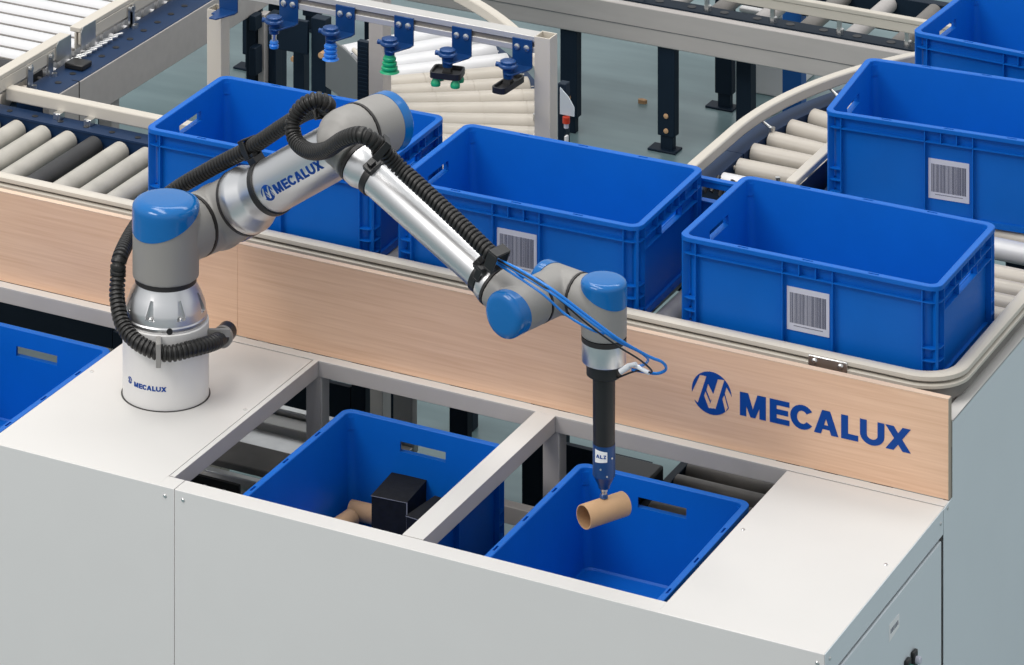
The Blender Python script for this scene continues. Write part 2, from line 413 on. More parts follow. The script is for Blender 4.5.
# right end: upper strip, gap and door
tpart('end_strip', -2.8635, -2.862, 7.622, 8.318, .848, TZ, M_['endsh'], .0006)
tpart('end_frame', -2.905, -2.88, 7.64, 8.33, .0, .86, M_['navyd'])
dr = tpart('door', -2.8715, -2.862, 7.64, 8.308, .06, .839, M_['endsh'], .003)
sgn = MB().prism([(7.985, .766), (8.045, .773), (8.045, .799), (7.985, .801)], -2.8618, -2.8612, lambda u, w, a: V((a, u, w))).build('door_sign', M_['lwhite'], dr)
k = MB()
for i in range(6): k.box(-2.8613, -2.8610, 7.993+i*.008, 7.998+i*.008, .780, .789)
k.build('sign_print', M_['ink'], sgn)
for y, m2 in ((8.085, 'green'), (8.125, 'steel')):
    h = MB().box(-2.8618, -2.853, y-.012, y+.012, .655, .690).build('key_switch', M_['black'], dr, .003)
    MB().lathe([(0, .008), (.008, .008), (.010, .006)], (-2.853, y, .672), (1, 0, 0), 16).build('button', M_['green' if m2 == 'green' else 'label'], h)
# ------------------------------------------------------------------ wooden board and its lettering
bd = MB().box(-4.5730, -2.866, 8.3622, 8.378, TZ+.0012, 1.1125); bd2 = MB().box(-6.3, -4.5733, 8.3622, 8.378, TZ+.0012, 1.1125)
bo = empty('wood_board', (-3.7, 8.37, TZ), 'long light oak upright board with large blue lettering behind the table', 'board')
bd.build('board_panel', M_['wood'], bo, .0006); bd2.build('board_panel', M_['wood'], bo, .0006)
MB().box(-6.3, -2.866, 8.3618, 8.3785, 1.1126, 1.1145).build('edge_band', M_['woodedge'], bo)
MB().box(-2.8658, -2.8645, 8.3618, 8.3785, TZ+.0012, 1.1145).build('edge_band', mat('beige_edge_band', (.42, .36, .29), .5), bo)
fb = lambda x, y, d: V((x, 8.3620-d, y))
decal(WORD, .0505, (-3.335, .9815), fb, 'lettering', M_['logo'], bo)
decal(EMB, .0462, (-3.4005, 1.0145), fb, 'emblem', M_['logo'], bo)
# ------------------------------------------------------------------ end cover of the upper conveyor (large grey sheet)
ec = empty('end_cover', (-2.9, 9, 0), 'large cool grey sheet metal side cover at the far right of the table', 'panel')
MB().prism([(8.321, .03), (8.321, .8985), (8.379, .9020), (8.379, 1.062), (11.0, 1.062), (11.0, .03)], -2.8635, -2.862, lambda u, w, a: V((a, u, w))).build('cover_sheet', M_['endsh'], ec)
MB().prism([(-2.862, 1.0605), (-2.862, 1.0642), (-2.890, 1.0642), (-2.890, 1.0625)], 8.381, 11.0, lambda u, w, a: V((u, a, w))).build('top_flange', M_['white'], ec)
s = MB(); screw(s, (-2.862, 8.345, .892), (1, 0, 0), .004); s.build('screw', M_['steel'], ec)
# ------------------------------------------------------------------ conveyors
def roller_mesh(L, r=.025, m='cream', name='roller', joints=()):
    mb = MB(); pr = [(-.012, .006), (0, .006), (0, r*.82), (.003, r)]
    for j in joints: pr += [(L*j-.0008, r), (L*j-.0008, r-.0012), (L*j+.0008, r-.0012), (L*j+.0008, r)]
    pr += [(L-.003, r), (L, r*.82), (L, .006), (L+.012, .006)]
    mb.lathe(pr, (0, 0, 0), (0, 1, 0), 22)
    me = mb.mesh(name); me.materials.append(M_[m]); return me
RZ = ZB-.0258            # roller axis height: roller tops just below the crate bottoms
RUP = {m: roller_mesh(.41, .025, m) for m in ('creamd', 'rubber', 'cream')}
def holes(mb, pts, r=.008, ax=(0, 0, 1)):
    for p in pts: mb.lathe([(0, r), (.0012, r)], p, ax, 12)
# --- near conveyor, rollers lie along Y, runs along X
nc = empty('roller_conveyor', (-4.5, 8.66, 0), 'roller conveyor behind the oak board carrying crates, with grey rollers and one black', 'conveyor')
x = -6.2225; i = 0
while x < -3.56:
    inst('roller', RUP['rubber' if abs(x+5.2475) < .01 else 'creamd'], Matrix.Translation((x, 8.445, RZ)), nc, 'black rubber covered roller' if abs(x+5.2475) < .01 else None)
    x += .075
# rail swept around the corner at the right
def corner_path(yr, xr, r, x0=-6.3, y1=10.9, n=14):
    P = [V((x0, yr, 0)), V((-4.5, yr, 0)), V((xr-r-.01, yr, 0))]
    for k in range(n+1): t = -PI/2+PI/2*k/n; P.append(V((xr-r+r*math.cos(t), yr+r+r*math.sin(t), 0)))
    P += [V((xr, yr+r+.02, 0)), V((xr, y1, 0))]; return P
def rail(yr, xr, r, prof, name, m, parent, bev=0):
    return MB().sweep(corner_path(yr, xr, r), 0, prof=prof, up=(0, 0, 1)).build(name, M_[m], parent, bev)
# profile coordinates: u to the left of travel is negative g; use (u, z) with u outward (towards the front)
upr = [(-.001, 1.112), (-.001, 1.125), (.004, 1.128), (.020, 1.128), (.0265, 1.124), (.0275, 1.116), (.0265, 1.1145), (.020, 1.1145)]
rail(8.440, -2.899, .075, [(u, z) for u, z in upr], 'upper_guide_rail', 'guide', nc)
rail(8.440, -2.899, .075, [(.006, 1.070), (.006, 1.1125), (.018, 1.1125), (.018, 1.070)], 'rail_web', 'dimr', nc)
rail(8.440, -2.899, .075, [(.018, 1.100), (.018, 1.1085), (.026, 1.1085), (.030, 1.106), (.030, 1.100)], 'lower_guide_rail', 'guide', nc)
rail(8.440, -2.899, .075, [(.001, .96), (.001, 1.0725), (.0075, 1.0725), (.0075, .96)], 'frame_rail', 'beam', nc)
jb = MB().box(-3.197, -3.108, 8.4085, 8.4125, 1.100, 1.123).build('joint_plate', M_['steel'], nc, .002)
for x in (-3.182, -3.123):
    s = MB(); screw(s, (x, 8.4085, 1.1115), (0, -1, 0), .0065, .004); s.build('screw', M_['steel'], jb)
fr = MB().box(-6.3, -4.72, 8.865, 8.93, 1.02, 1.078); fr.box(-6.3, -4.72, 8.862, 8.866, 1.078, 1.0835)
fr.box(-4.72, -3.55, 8.862, 8.90, 1.0, 1.060)
fr.cur = 1; holes(fr, [(-6.2+k*.075, 8.90, 1.078) for k in range(20)])
fr.build('rear_frame', M_['navy'], nc, extra=(M_['black'],))
gb = MB().box(-5.556, -4.95, 8.928, 8.958, 1.090, 1.1235).build('rear_guide_bar', M_['guide'], nc, .004)
for x in (-5.39, -5.30):
    b = MB().box(x-.010, x+.010, 8.905, 8.929, 1.078, 1.094); b.cyl((x, 8.91, 1.078), (x, 8.91, 1.092), .007, 12); b.build('guide_bracket', M_['steel'], nc, .001)
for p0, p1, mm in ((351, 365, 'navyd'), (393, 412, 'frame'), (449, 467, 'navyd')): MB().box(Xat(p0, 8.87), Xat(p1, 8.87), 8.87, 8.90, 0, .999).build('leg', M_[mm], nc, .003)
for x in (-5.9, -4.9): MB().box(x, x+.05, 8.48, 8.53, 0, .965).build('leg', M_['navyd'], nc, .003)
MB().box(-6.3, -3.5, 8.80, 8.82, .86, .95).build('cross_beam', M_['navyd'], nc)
# --- right hand conveyor, rollers along X
rc = empty('roller_conveyor', (-3.2, 9.2, 0), 'wide roller conveyor under the crates on the right side', 'conveyor')
RX = {m: roller_mesh(.585, .025, m) for m in ('cream', 'chrome')}
RotX = Matrix.Rotation(-PI/2, 4, 'Z')
y = 8.49; i = 0
while y < 9.80:
    if 9.24 < y < 9.28: y += .0755; i += 1; continue
    inst('roller', RX['chrome' if 9.30 < y < 9.35 else 'cream'], Matrix.Translation((-3.505, y, RZ)) @ RotX, rc, 'bright white roller' if 9.30 < y < 9.35 else None)
    y += .0755; i += 1
MB().box(-3.545, -3.518, 9.25, 9.80, 1.0, 1.07).build('side_frame', M_['navy'], rc, .002)
MB().box(-2.918, -2.902, 8.5, 9.80, .98, 1.066).build('side_frame', M_['navy'], rc, .002)
for p in ((-3.54, 9.35), (-2.96, 8.6), (-2.96, 9.74), (-3.54, 9.74)): MB().box(p[0], p[0]+.045, p[1], p[1]+.045, 0, 1.0).build('leg', M_['navyd'], rc, .003)
# inner short guide
ig = MB().box(-3.592, -3.566, 9.30, 9.72, 1.112, 1.128).build('inner_guide', M_['guide'], rc, .003)
MB().box(-3.565, -3.5625, 9.30, 9.72, 1.03, 1.112).build('inner_guide_plate', M_['navy'], rc)
b = MB().box(-3.66, -3.592, 9.325, 9.365, 1.088, 1.092); b.cyl((-3.63, 9.345, 1.09), (-3.63, 9.345, 1.112), .006, 12); b.cyl((-3.63, 9.345, 1.092), (-3.63, 9.345, 1.098), .011, 6); b.build('guide_bracket', M_['steel'], rc)
# --- curved conveyors
def curve_conveyor(c, ri, ro, a0, a1, nr, label, rm, lead=None, leg_a=(), gz=1.128, gh=.028, white_from=None, inner=True, rr=.025, fo=(.0, .028, 1.070), rend=-.03):
    e = empty('curved_roller_conveyor', (c[0], c[1], 0), label, 'conveyor')
    P = lambda r, a, z: V((c[0]+r*math.cos(a), c[1]+r*math.sin(a), z))
    me = roller_mesh(ro+rend-ri-.03, rr, rm, joints=(.3, .6, .9)); mw = roller_mesh(ro+rend-ri-.03, rr, 'chrome')
    msh = roller_mesh(ro+rend-1.062, rr, rm)
    for k in range(nr):
        a = a0+(a1-a0)*(k+.5)/nr; d = V((math.cos(a), math.sin(a), 0)); w = white_from is not None and ((a > white_from) if a1 > a0 else (a < white_from))
        short = ri < .8 and a > PI-.36
        inst('roller', msh if short else mw if w else me, axes(P(1.062 if short else ri+.03, a, RZ+.025-rr), V((math.sin(a), -math.cos(a), 0)), d, V((0, 0, 1))), e, 'bright white roller' if w else None)
    def arcp(r, z, ext=None):
        n = 40; pts = [P(r, a0+(a1-a0)*k/n, z) for k in range(n+1)]
        if ext: pts = [V((q[0], q[1], z)) for q in ext]+pts
        return pts
    sq = lambda w0, w1, z0, z1: [(w0, z0), (w0, z1), (w1, z1), (w1, z0)]
    MB().sweep(arcp(ro, 0, lead), 0, prof=sq(-.013, .013, gz-gh, gz), up=(0, 0, 1)).build('outer_guide_rail', M_['guide'], e, .004)
    fm_ = fo; fo = MB().sweep(arcp(ro+fm_[0], 0), 0, prof=sq(-fm_[1], fm_[1], 1.01, fm_[2]), up=(0, 0, 1)); fo.cur = 1; holes(fo, [P(ro-.03, a0+(a1-a0)*(k+.5)/nr, fm_[2]) for k in range(nr)], .007); fo.build('outer_frame', M_['navy'], e, extra=(M_['black'],))
    for k in range(4):
        a = a0+(a1-a0)*(k+.5)/4; b = MB(); b.cyl(P(ro-.035, a, 1.076), P(ro-.035, a, 1.09), .008, 12); b.cyl(P(ro-.035, a, 1.086), P(ro-.005, a, 1.10), .004, 8); b.build('guide_bracket', M_['steel'], e)
    if inner:
        ia = [P(ri-.035, .70+.30*k/12, 0) for k in range(13)]
        MB().sweep([P(ri-.02, .62+.22*k/20, 1.128) for k in range(21)], .006, 8).build('inner_guide_rod', M_['guide'], e)
        MB().sweep(ia, 0, prof=sq(-.003, .003, .99, 1.125), up=(0, 0, 1)).build('inner_guide', M_['zgrey'], e, .002)
        MB().sweep(arcp(ri+.03, 0), 0, prof=sq(-.02, .02, 1.02, 1.066), up=(0, 0, 1)).build('inner_frame', M_['navy'], e, .002)
    for r, a in leg_a:
        p = P(r, a, 0); MB().box(p.x-.025, p.x+.025, p.y-.02, p.y+.02, 0, 1.01).build('leg', M_['navyd'], e, .003)
    return e
lc = curve_conveyor((-5.466, 8.954), .87, 1.288, .08, 1.06, 14, 'curved roller conveyor of cream rollers behind the suction tool rack', 'cream', leg_a=((1.27, .42), (1.27, 1.0), (.93, .9), (.93, .3)), gz=1.15, gh=.03, white_from=.76, rr=.030, fo=(-.01, .022, 1.055), rend=-.015)
rcv = curve_conveyor((-2.513, 9.55), .74, 1.313, PI, PI-.93, 12, 'curved roller conveyor on the right with a wide cream outer guide rail', 'cream', lead=((-3.826, 9.28), (-3.826, 9.42)), leg_a=((1.25, 3.0), (1.25, 2.35), (.82, 2.4)), inner=False)
for k in range(2):   # first straight rollers of the right curve
    inst('roller', roller_mesh(.19, .025, 'chrome' if k == 0 else 'cream'), Matrix.Translation((-3.790, 9.385+k*.105, RZ)) @ RotX, rcv)
f = MB().box(-3.852, -3.800, 9.24, 9.55, 1.0, 1.0698).build('outer_frame', M_['navy'], rcv, .002)
b = MB(); 
for k in range(7): b.cyl((-3.80+.014*k, 9.295+.012*(k % 3), 1.06), (-3.79+.012*k, 9.31+.014*((k*2) % 3), 1.085+.004*(k % 2)), .006, 8)
b.build('drive_chain_guard', M_['black'], rcv)
# --- feed conveyor, upper left: rollers along X, runs along Y
fc = empty('roller_conveyor', (-5.9, 10, 0), 'roller conveyor of bright white rollers in the top left corner', 'conveyor')
MW = roller_mesh(.86, .0305, 'chrome'); MC = roller_mesh(.86, .0305, 'cream'); MD = roller_mesh(.86, .0305, 'rubber')
y = 9.045; i = 0
while y < 11.4:
    m = MD if i == 2 else (MC if i < 2 else MW)
    inst('roller', m, Matrix.Translation((-6.48, y, RZ-.003)) @ RotX, fc, {0: 'dark grey roller', 1: None}.get(0 if i == 2 else 1)); y += .0735; i += 1
SM = MB().box(0, .86, -.0035, .0035, -.006, 0).mesh('gap_shade_strip'); SM.materials.append(M_['dimr'])  # dark strips added between the rollers to paint the shade in the gaps
for k in range(3, 32): inst('gap_shade_strip', SM, Matrix.Translation((-6.48, 9.045+.0735*(k-.5), RZ-.003+.0215)), fc)
bm_ = MB().box(-5.482, -5.462, 8.99, 11.4, .979, 1.0875).build('side_beam', M_['beam'], fc, .002)
MB().box(-5.4835, -5.4605, 9.136, 9.1375, .978, 1.0900).build('beam_joint', M_['black'], bm_)
tf = MB().box(-5.560, -5.464, 8.99, 11.4, 1.0876, 1.0890); tf.box(-5.560, -5.483, 8.99, 11.4, 1.03, 1.0876); tf.cur = 1; holes(tf, [(-5.505, 9.03+k*.0735, 1.0890) for k in range(32)], .009); tf.build('top_frame', M_['navy'], fc, extra=(M_['black'],))
for (y0, y1) in ((8.86, 9.245), (9.295, 11.4)):
    g = MB(); g.box(-5.585, -5.553, y0, y1, 1.150, 1.163); g.box(-5.560, -5.553, y0, y1, 1.118, 1.150); g.box(-5.572, -5.566, y0, y1, 1.105, 1.150)
    gg = g.build('guide_rail', M_['guide'], fc, .002)
    ye = y1-.075 if y1 < 10 else y0
    MB().prism([(ye, 1.112), (ye, 1.152), (ye+.012, 1.163), (ye+.075, 1.163), (ye+.075, 1.112)], -5.5525, -5.5505, lambda u, w, a: V((a, u, w))).build('end_plate', M_['steel'], gg)
for y in (9.04, 9.14, 9.56, 9.55, 9.95, 10.4, 10.9):
    b = MB().box(-5.552, -5.549, y-.012, y+.012, 1.085, 1.145); b.cyl((-5.549, y, 1.138), (-5.543, y, 1.138), .007, 10); b.box(-5.549, -5.53, y-.012, y+.012, 1.085, 1.088); b.cyl((-5.538, y, 1.088), (-5.538, y, 1.097), .007, 10)
    b.build('guide_bracket', M_['steel'], fc)
for k in range(9):
    y = 9.23+k*.027; MB().cyl((-5.558, y, 1.092), (-5.53, y+.03, 1.098), .004, 8).build('chain_link', M_['steel'], fc)
MB().box(-5.545, -5.49, 9.20, 9.25, 1.0895, 1.104).build('chain_block', M_['black'], fc, .003)
for y in (9.36, 10.3, 10.9):
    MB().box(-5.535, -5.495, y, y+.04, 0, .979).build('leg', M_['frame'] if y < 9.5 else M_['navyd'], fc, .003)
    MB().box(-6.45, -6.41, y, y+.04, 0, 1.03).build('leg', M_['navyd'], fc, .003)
MB().box(-6.47, -5.57, 8.99, 11.4, 1.012, 1.016).build('under_shade_sheet', M_['navyd'], fc)  # dark sheet added below the rollers so their gaps look shaded
MB().box(-6.6, -6.48, 8.99, 11.4, 1.03, 1.085).build('side_frame', M_['navy'], fc, .002)
# --- far low conveyor
fz = .45
fv = empty('roller_conveyor', (-4.8, 12.3, 0), 'low conveyor with a long plain grey side beam across the back', 'conveyor')
MB().box(-8.5, -1.5, 12.09, 12.12, fz-.118, fz).build('side_beam', M_['beam'], fv, .004)
MB().box(-8.5, -1.5, 12.0885, 12.0895, fz-.066, fz-.064).build('beam_groove', M_['zgrey'], fv)
MB().box(-4.262, -4.2605, 12.0884, 12.09, fz-.118, fz).build('beam_joint', M_['black'], fv)
tf = MB().box(-8.5, -1.5, 12.12, 12.185, fz-.06, fz+.004); tf.cur = 1; holes(tf, [(-6.0+k*.11, 12.155, fz+.004) for k in range(34)], .014); tf.build('top_frame', M_['navyd'], fv, extra=(M_['black'],))
MB().box(-8.5, -1.5, 12.56, 12.6, fz-.11, fz).build('rear_beam', M_['navyd'], fv, .002)
mr = roller_mesh(.37, .026, 'beam'); mg = roller_mesh(.37, .026, 'dimr')
for k in range(22): inst('roller', mg if k % 2 else mr, Matrix.Translation((-6.3+k*.15, 12.19, fz-.024)), fv)
g = MB().box(-5.22, -1.5, 12.125, 12.150, fz+.080, fz+.096); g.box(-5.22, -1.5, 12.128, 12.136, fz+.05, fz+.08); g.build('guide_rail', M_['guide'], fv, .003)
for k in range(9):
    x = -5.18+k*.22; b = MB().box(x, x+.012, 12.138, 12.15, fz, fz+.06); b.cyl((x+.006, 12.15, fz+.004), (x+.006, 12.15, fz+.02), .012, 10); b.build('guide_bracket', M_['steel'], fv)
LEGX = Xat(560, 12.1)
for x, y in ((-5.105, 12.10), (-5.085, 12.53), (-6.6, 12.1), (-6.6, 12.53), (-3.3, 12.1), (-3.3, 12.53), (LEGX, 12.10)):
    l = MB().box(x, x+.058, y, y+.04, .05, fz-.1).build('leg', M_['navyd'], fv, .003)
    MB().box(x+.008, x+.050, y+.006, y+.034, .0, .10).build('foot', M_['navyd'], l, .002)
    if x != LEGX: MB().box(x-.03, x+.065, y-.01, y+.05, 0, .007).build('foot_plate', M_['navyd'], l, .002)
    if y < 12.3:
        for z in (.068, .115): MB().lathe([(0, .008), (.003, .008), (.005, .004)], (x+.030, y, z), (0, -1, 0), 12).build('bolt', M_['card'], l)
MB().box(-4.90, -4.85, 12.25, 12.30, .0, fz-.06).build('leg', M_['navyd'], fv, .003)
MB().box(-4.86, -4.795, 12.55, 12.60, .0, fz-.06).build('leg', M_['bluest'], fv, .003, 'bright blue steel leg')
bx = MB().box(-5.07, -4.91, 12.72, 12.98, .0, .26); bx.box(-5.075, -4.905, 12.715, 12.985, .26, .275)
tag(bx.build('cabinet_box', M_['sheet'], None, .004), 'pale grey box standing on the floor beyond the low conveyor', 'box')
tag(MB().prism([(0, 0), (.022, .002), (.026, .014), (.008, .02), (-.004, .012)], 0, .012, lambda u, w, a: V((-5.32+u, 12.45+w, a))).build('floor_scrap', M_['cardin']), 'small brown scrap lying on the floor behind the crates', 'scrap')
# --- lower conveyor below the table
lo = empty('roller_conveyor', (-3.8, 8.2, 0), 'dim lower conveyor inside the table carrying the three lower crates', 'conveyor')
RLt = ZL-.0005
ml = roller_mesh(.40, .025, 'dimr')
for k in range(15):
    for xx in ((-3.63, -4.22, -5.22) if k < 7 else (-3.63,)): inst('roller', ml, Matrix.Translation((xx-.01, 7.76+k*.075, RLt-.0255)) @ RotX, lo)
for xx in (-3.66, -3.22, -4.25, -3.80, -4.79, -5.26):
    ye = 8.86 if xx > -3.7 else 8.32
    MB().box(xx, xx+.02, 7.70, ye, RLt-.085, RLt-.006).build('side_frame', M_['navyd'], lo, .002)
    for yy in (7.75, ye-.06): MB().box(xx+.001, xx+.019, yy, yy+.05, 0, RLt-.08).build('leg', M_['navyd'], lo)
for (ya, yb, za, zb, mm) in ((8.650, 8.675, .58, .612, 'steel'), (8.59, 8.645, .575, .60, 'prof'), (8.50, 8.585, .57, .585, 'steel'), (8.375, 8.485, .58, .597, 'dimr'), (8.31, 8.332, .57, .60, 'steel'), (8.20, 8.30, .565, .58, 'prof')):
    MB().box(-4.738, -4.262, ya, yb, za, zb).build('linear_profile', M_[mm], lo, .003)
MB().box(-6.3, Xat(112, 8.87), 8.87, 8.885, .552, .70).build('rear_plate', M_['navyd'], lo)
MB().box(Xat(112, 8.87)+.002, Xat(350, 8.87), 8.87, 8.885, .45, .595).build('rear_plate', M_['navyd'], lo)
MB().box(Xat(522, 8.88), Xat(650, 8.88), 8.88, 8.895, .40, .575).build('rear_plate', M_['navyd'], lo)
MB().box(-4.42, -4.27, 8.31, 8.47, .607, .622).build('clamp_plate', M_['black'], lo, .002)
mp = MB().box(-4.610, -4.455, 8.150, 8.162, .56, .665).build('mount_plate', M_['black'], lo, .002)
for x in (-4.588, -4.54, -4.492): MB().lathe([(0, .010), (.003, .010), (.003, .006)], (x, 8.150, .640), (0, -1, 0), 14).build('bolt', M_['steel'], mp)
MB().box(-3.80, -3.662, 8.48, 8.72, .60, .66).build('motor_cover', M_['black'], lo, .006)
MB().box(-4.0, -3.67, 8.50, 8.53, .55, .59).build('cross_profile', M_['frame'], lo, .002)
MB().box(-3.80, -3.66, 8.36, 8.40, .56, .65).build('cross_profile', M_['prof'], lo, .002)
# ------------------------------------------------------------------ slotted blue stop between the two crates
sp = MB(); y0, y1 = 8.862, 8.872
sp.box(-3.68, -3.44, y0, y1, 1.0818, 1.222); sp.box(-3.68, -3.44, y0, y1, 1.252, 1.27); sp.box(-3.68, -3.632, y0, y1, 1.222, 1.252); sp.box(-3.545, -3.44, y0, y1, 1.222, 1.252); sp.box(-3.68, -3.44, y0-.003, y1+.003, 1.266, 1.273)
sp.box(-3.632, -3.545, y0-.006, y1+.004, 1.219, 1.2225)
tag(sp.build('stop_plate', M_['blue'], None, .0008), 'blue slotted plastic wall seen in the gap between the two crates with stickers', 'plate')
# ------------------------------------------------------------------ suction tool rack
RY = 8.98
rk = empty('tool_rack', (-4.5, RY+.02, 0), 'beige steel stand with an aluminium crossbar holding the suction tools', 'rack')
def hollow_post(x, top, bottom=0):
    m = MB(); w, d, t = .040, .045, .003
    m.box(x, x+w, RY, RY+t, bottom, top); m.box(x, x+w, RY+d-t, RY+d, bottom, top); m.box(x, x+t, RY+t, RY+d-t, bottom, top); m.box(x+w-t, x+w, RY+t, RY+d-t, bottom, top)
    m.box(x+t, x+w-t, RY+t, RY+d-t, bottom, top-.05)
    return m.build('post', M_['guide'], rk, .001)
hollow_post(-4.105, 1.482); hollow_post(-4.998, 1.40)
CB = 1.462   # underside of the crossbar at right is CB-.0
def bar_profile():
    P = [(0, 0), (.040, 0), (.040, .040), (0, .040), (0, .026), (.007, .026), (.007, .014), (0, .014)]
    return MB().prism(P, -5.08, -4.105, lambda u, w, a: V((a, RY+u, 1.441+w)))
bar_profile().build('crossbar', M_['prof'], rk, .001)
MB().box(-5.08, -4.105, RY+.0062, RY+.0068, 1.4552, 1.4668).build('groove_shade_strip', M_['dimr'], rk)  # dark strip laid in the groove, paints the shade of the recess
for x in (-4.998, -4.105):
    MB().box(x-.03, x+.07, RY-.03, RY+.075, 0, .012).build('foot_plate', M_['guide'], rk, .002)
def suction_tool(x, kind, label):
    e = empty('suction_tool', (x, RY-.06, 1.35), label, 'gripper', 'suction tools hanging on the rack crossbar')
    b = MB(); b.box(x-.026, x+.026, RY-.0045, RY-.0005, 1.405, 1.472); yb = RY-.075
    b.prism([(x-.026, RY-.0005), (x+.026, RY-.0005), (x+.026, RY-.02), (x+.004, yb), (x-.016, yb), (x-.016, yb+.03), (x-.026, yb+.03)], 1.405, 1.409, lambda u, w, a: V((u, w, a)))
    br = b.build('bracket', M_['tool'], e, .001)
    for dx in (-.0125, .0125):
        s = MB(); s.lathe([(0, .0075), (.003, .0075), (.0045, .004), (.0045, .001)], (x+dx, RY-.0045, 1.452), (0, -1, 0), 14); s.build('screw', M_['steel'], br)
    if kind == 'none': return e
    c = V((x-.012, yb+.018, 0))
    zq = lambda L: [(1.437-(1.425-z)*.74, r) for z, r in L]
    q = MB().lathe(zq([(1.425, .004), (1.425, .012), (1.421, .019), (1.413, .019), (1.410, .023), (1.405, .024), (1.400, .021), (1.398, .014), (1.380, .013), (1.366, .012)]), c, (0, 0, 1), 28)
    q.cyl(c+V((-.03, -.004, 1.423)), c+V((.0, 0, 1.421)), .006, 10)
    q.build('coupling', M_['tool'], e)
    if kind == 'small':
        MB().lathe(zq([(1.366, .006), (1.340, .006)]), c, (0, 0, 1), 18).build('nozzle', M_['steel'], e)
        MB().lathe(zq([(1.342, .0095), (1.336, .011), (1.332, .0095), (1.327, .012), (1.318, .011), (1.318, .004)]), c, (0, 0, 1), 24).build('suction_cup', M_['cupb'], e, label='small blue suction cup')
    if kind in ('blue', 'green'):
        pr = [(1.372, .012), (1.362, .013)]; z = 1.362
        for k, r in enumerate((.016, .018, .020) if kind == 'green' else (.016, .0165, .017)): pr += [(z-.004, r), (z-.010, r), (z-.0135, r-.004)]; z -= .0145
        pr += [(z-.004, pr[-2][1]+.003), (z-.006, pr[-2][1]+.004), (z-.006, .008)]
        MB().lathe(zq([(z+(0 if kind == 'green' else .004), r) for z, r in pr]), c, (0, 0, 1), 30).build('suction_cup', M_['cupg' if kind == 'green' else 'cupb'], e, label='%s bellows suction cup' % kind)
    if kind in ('quad', 'flat'):
        w, d = (.038, .032) if kind == 'quad' else (.018, .056)
        m = MB(); z0, z1 = 1.372, 1.386
        A = math.radians(12 if kind == 'quad' else -3); RM = Matrix.Translation((c.x, c.y, 0)) @ Matrix.Rotation(A, 4, 'Z')
        a = rrect(-w, w, -d, d, .012, z0, 4); bq = rrect(-w, w, -d, d, .012, z1, 4); cc = rrect(-w+.004, w-.004, -d+.004, d-.004, .009, z1, 4); ce = rrect(-w+.006, w-.006, -d+.006, d-.006, .008, z1-.006, 4)
        n = len(a); vs = [RM @ v for v in a+bq+cc+ce]
        m.add(vs, [tuple(range(n-1, -1, -1)), tuple(3*n+i for i in range(n))]+[(k*n+i, k*n+(i+1) % n, (k+1)*n+(i+1) % n, (k+1)*n+i) for k in range(3) for i in range(n)])
        m.add([RM @ V(p) for p in ((-.011, -.011, z1-.006), (.011, -.011, z1-.006), (.011, .011, z1-.006), (-.011, .011, z1-.006), (-.006, -.006, 1.398), (.006, -.006, 1.398), (.006, .006, 1.398), (-.006, .006, 1.398))],
              [(0, 1, 5, 4), (1, 2, 6, 5), (2, 3, 7, 6), (3, 0, 4, 7), (4, 5, 6, 7), (3, 2, 1, 0)])
        m.build('holder_plate', M_['black'], e, label='black tray shaped holder')
        if kind == 'quad':
            for sx in (-1, 1):
                for sy in (-1, 1):
                    p = RM @ V((sx*.024, sy*.020, 0)); MB().lathe([(1.372, .007), (1.366, .008), (1.362, .011), (1.356, .012), (1.352, .011), (1.352, .004)], p, (0, 0, 1), 20).build('suction_cup', M_['cupg'], e, label='small green suction cup')
        else:
            MB().lathe([(0, .006), (.016, .005)], RM @ V((0, .012, 1.386)), (0, 0, 1), 12).build('stud', M_['red'], e)
    return e
for x, k, l in ((-4.935, 'none', 'empty blue bracket over the left post of the tool rack'), (-4.766, 'small', 'suction tool with a small short blue cup, first beside the left post'),
                (-4.610, 'blue', 'suction tool with a bright blue bellows cup'), (-4.450, 'green', 'suction tool with one green bellows cup'),
                (-4.295, 'quad', 'suction tool with a black square plate and several green cups'), (-4.135, 'flat', 'suction tool with a long narrow black plate beside the right post')):
    suction_tool(x, k, l)
# ------------------------------------------------------------------ grey column and other structures behind the rack
cl = empty('support_column', (-4.9, 9.5, 0), 'grey vertical column with a black ribbed strip behind the suction tool rack', 'column')
MB().box(-4.735, -4.695, 9.35, 9.40, 0, 1.60).build('column_shaft', M_['beam'], cl, .002)
m = MB().box(-4.768, -4.738, 9.352, 9.37, .2, 1.245)
for k in range(80): m.box(-4.767, -4.739, 9.350, 9.3525, .44+k*.01, .444+k*.01)
m.build('ribbed_strip', M_['navyd'], cl)
sn = empty('sensor_post', (-4.15, 9.26, 0), 'dark post with a grey sensor bracket and red plug beside the right rack post', 'post')
MB().box(-4.172, -4.150, 9.262, 9.29, 0, 1.27).build('post_body', M_['navyd'], sn, .003)
MB().prism([(-4.160, 1.20), (-4.160, 1.265), (-4.137, 1.245), (-4.122, 1.222), (-4.122, 1.20)], 9.25, 9.253, lambda u, w, a: V((u, a, w))).build('sensor_bracket', M_['endsh'], sn)
MB().cyl((-4.142, 9.248, 1.182), (-4.142, 9.248, 1.197), .009, 16).build('plug', M_['red'], sn)
MB().cyl((-4.142, 9.248, 1.170), (-4.142, 9.248, 1.182), .006, 16).build('plug_tip', M_['label'], sn)
MB().box(-4.147, -4.142, 9.247, 9.262, 1.120, 1.148).build('cable_tag', M_['lwhite'], sn)
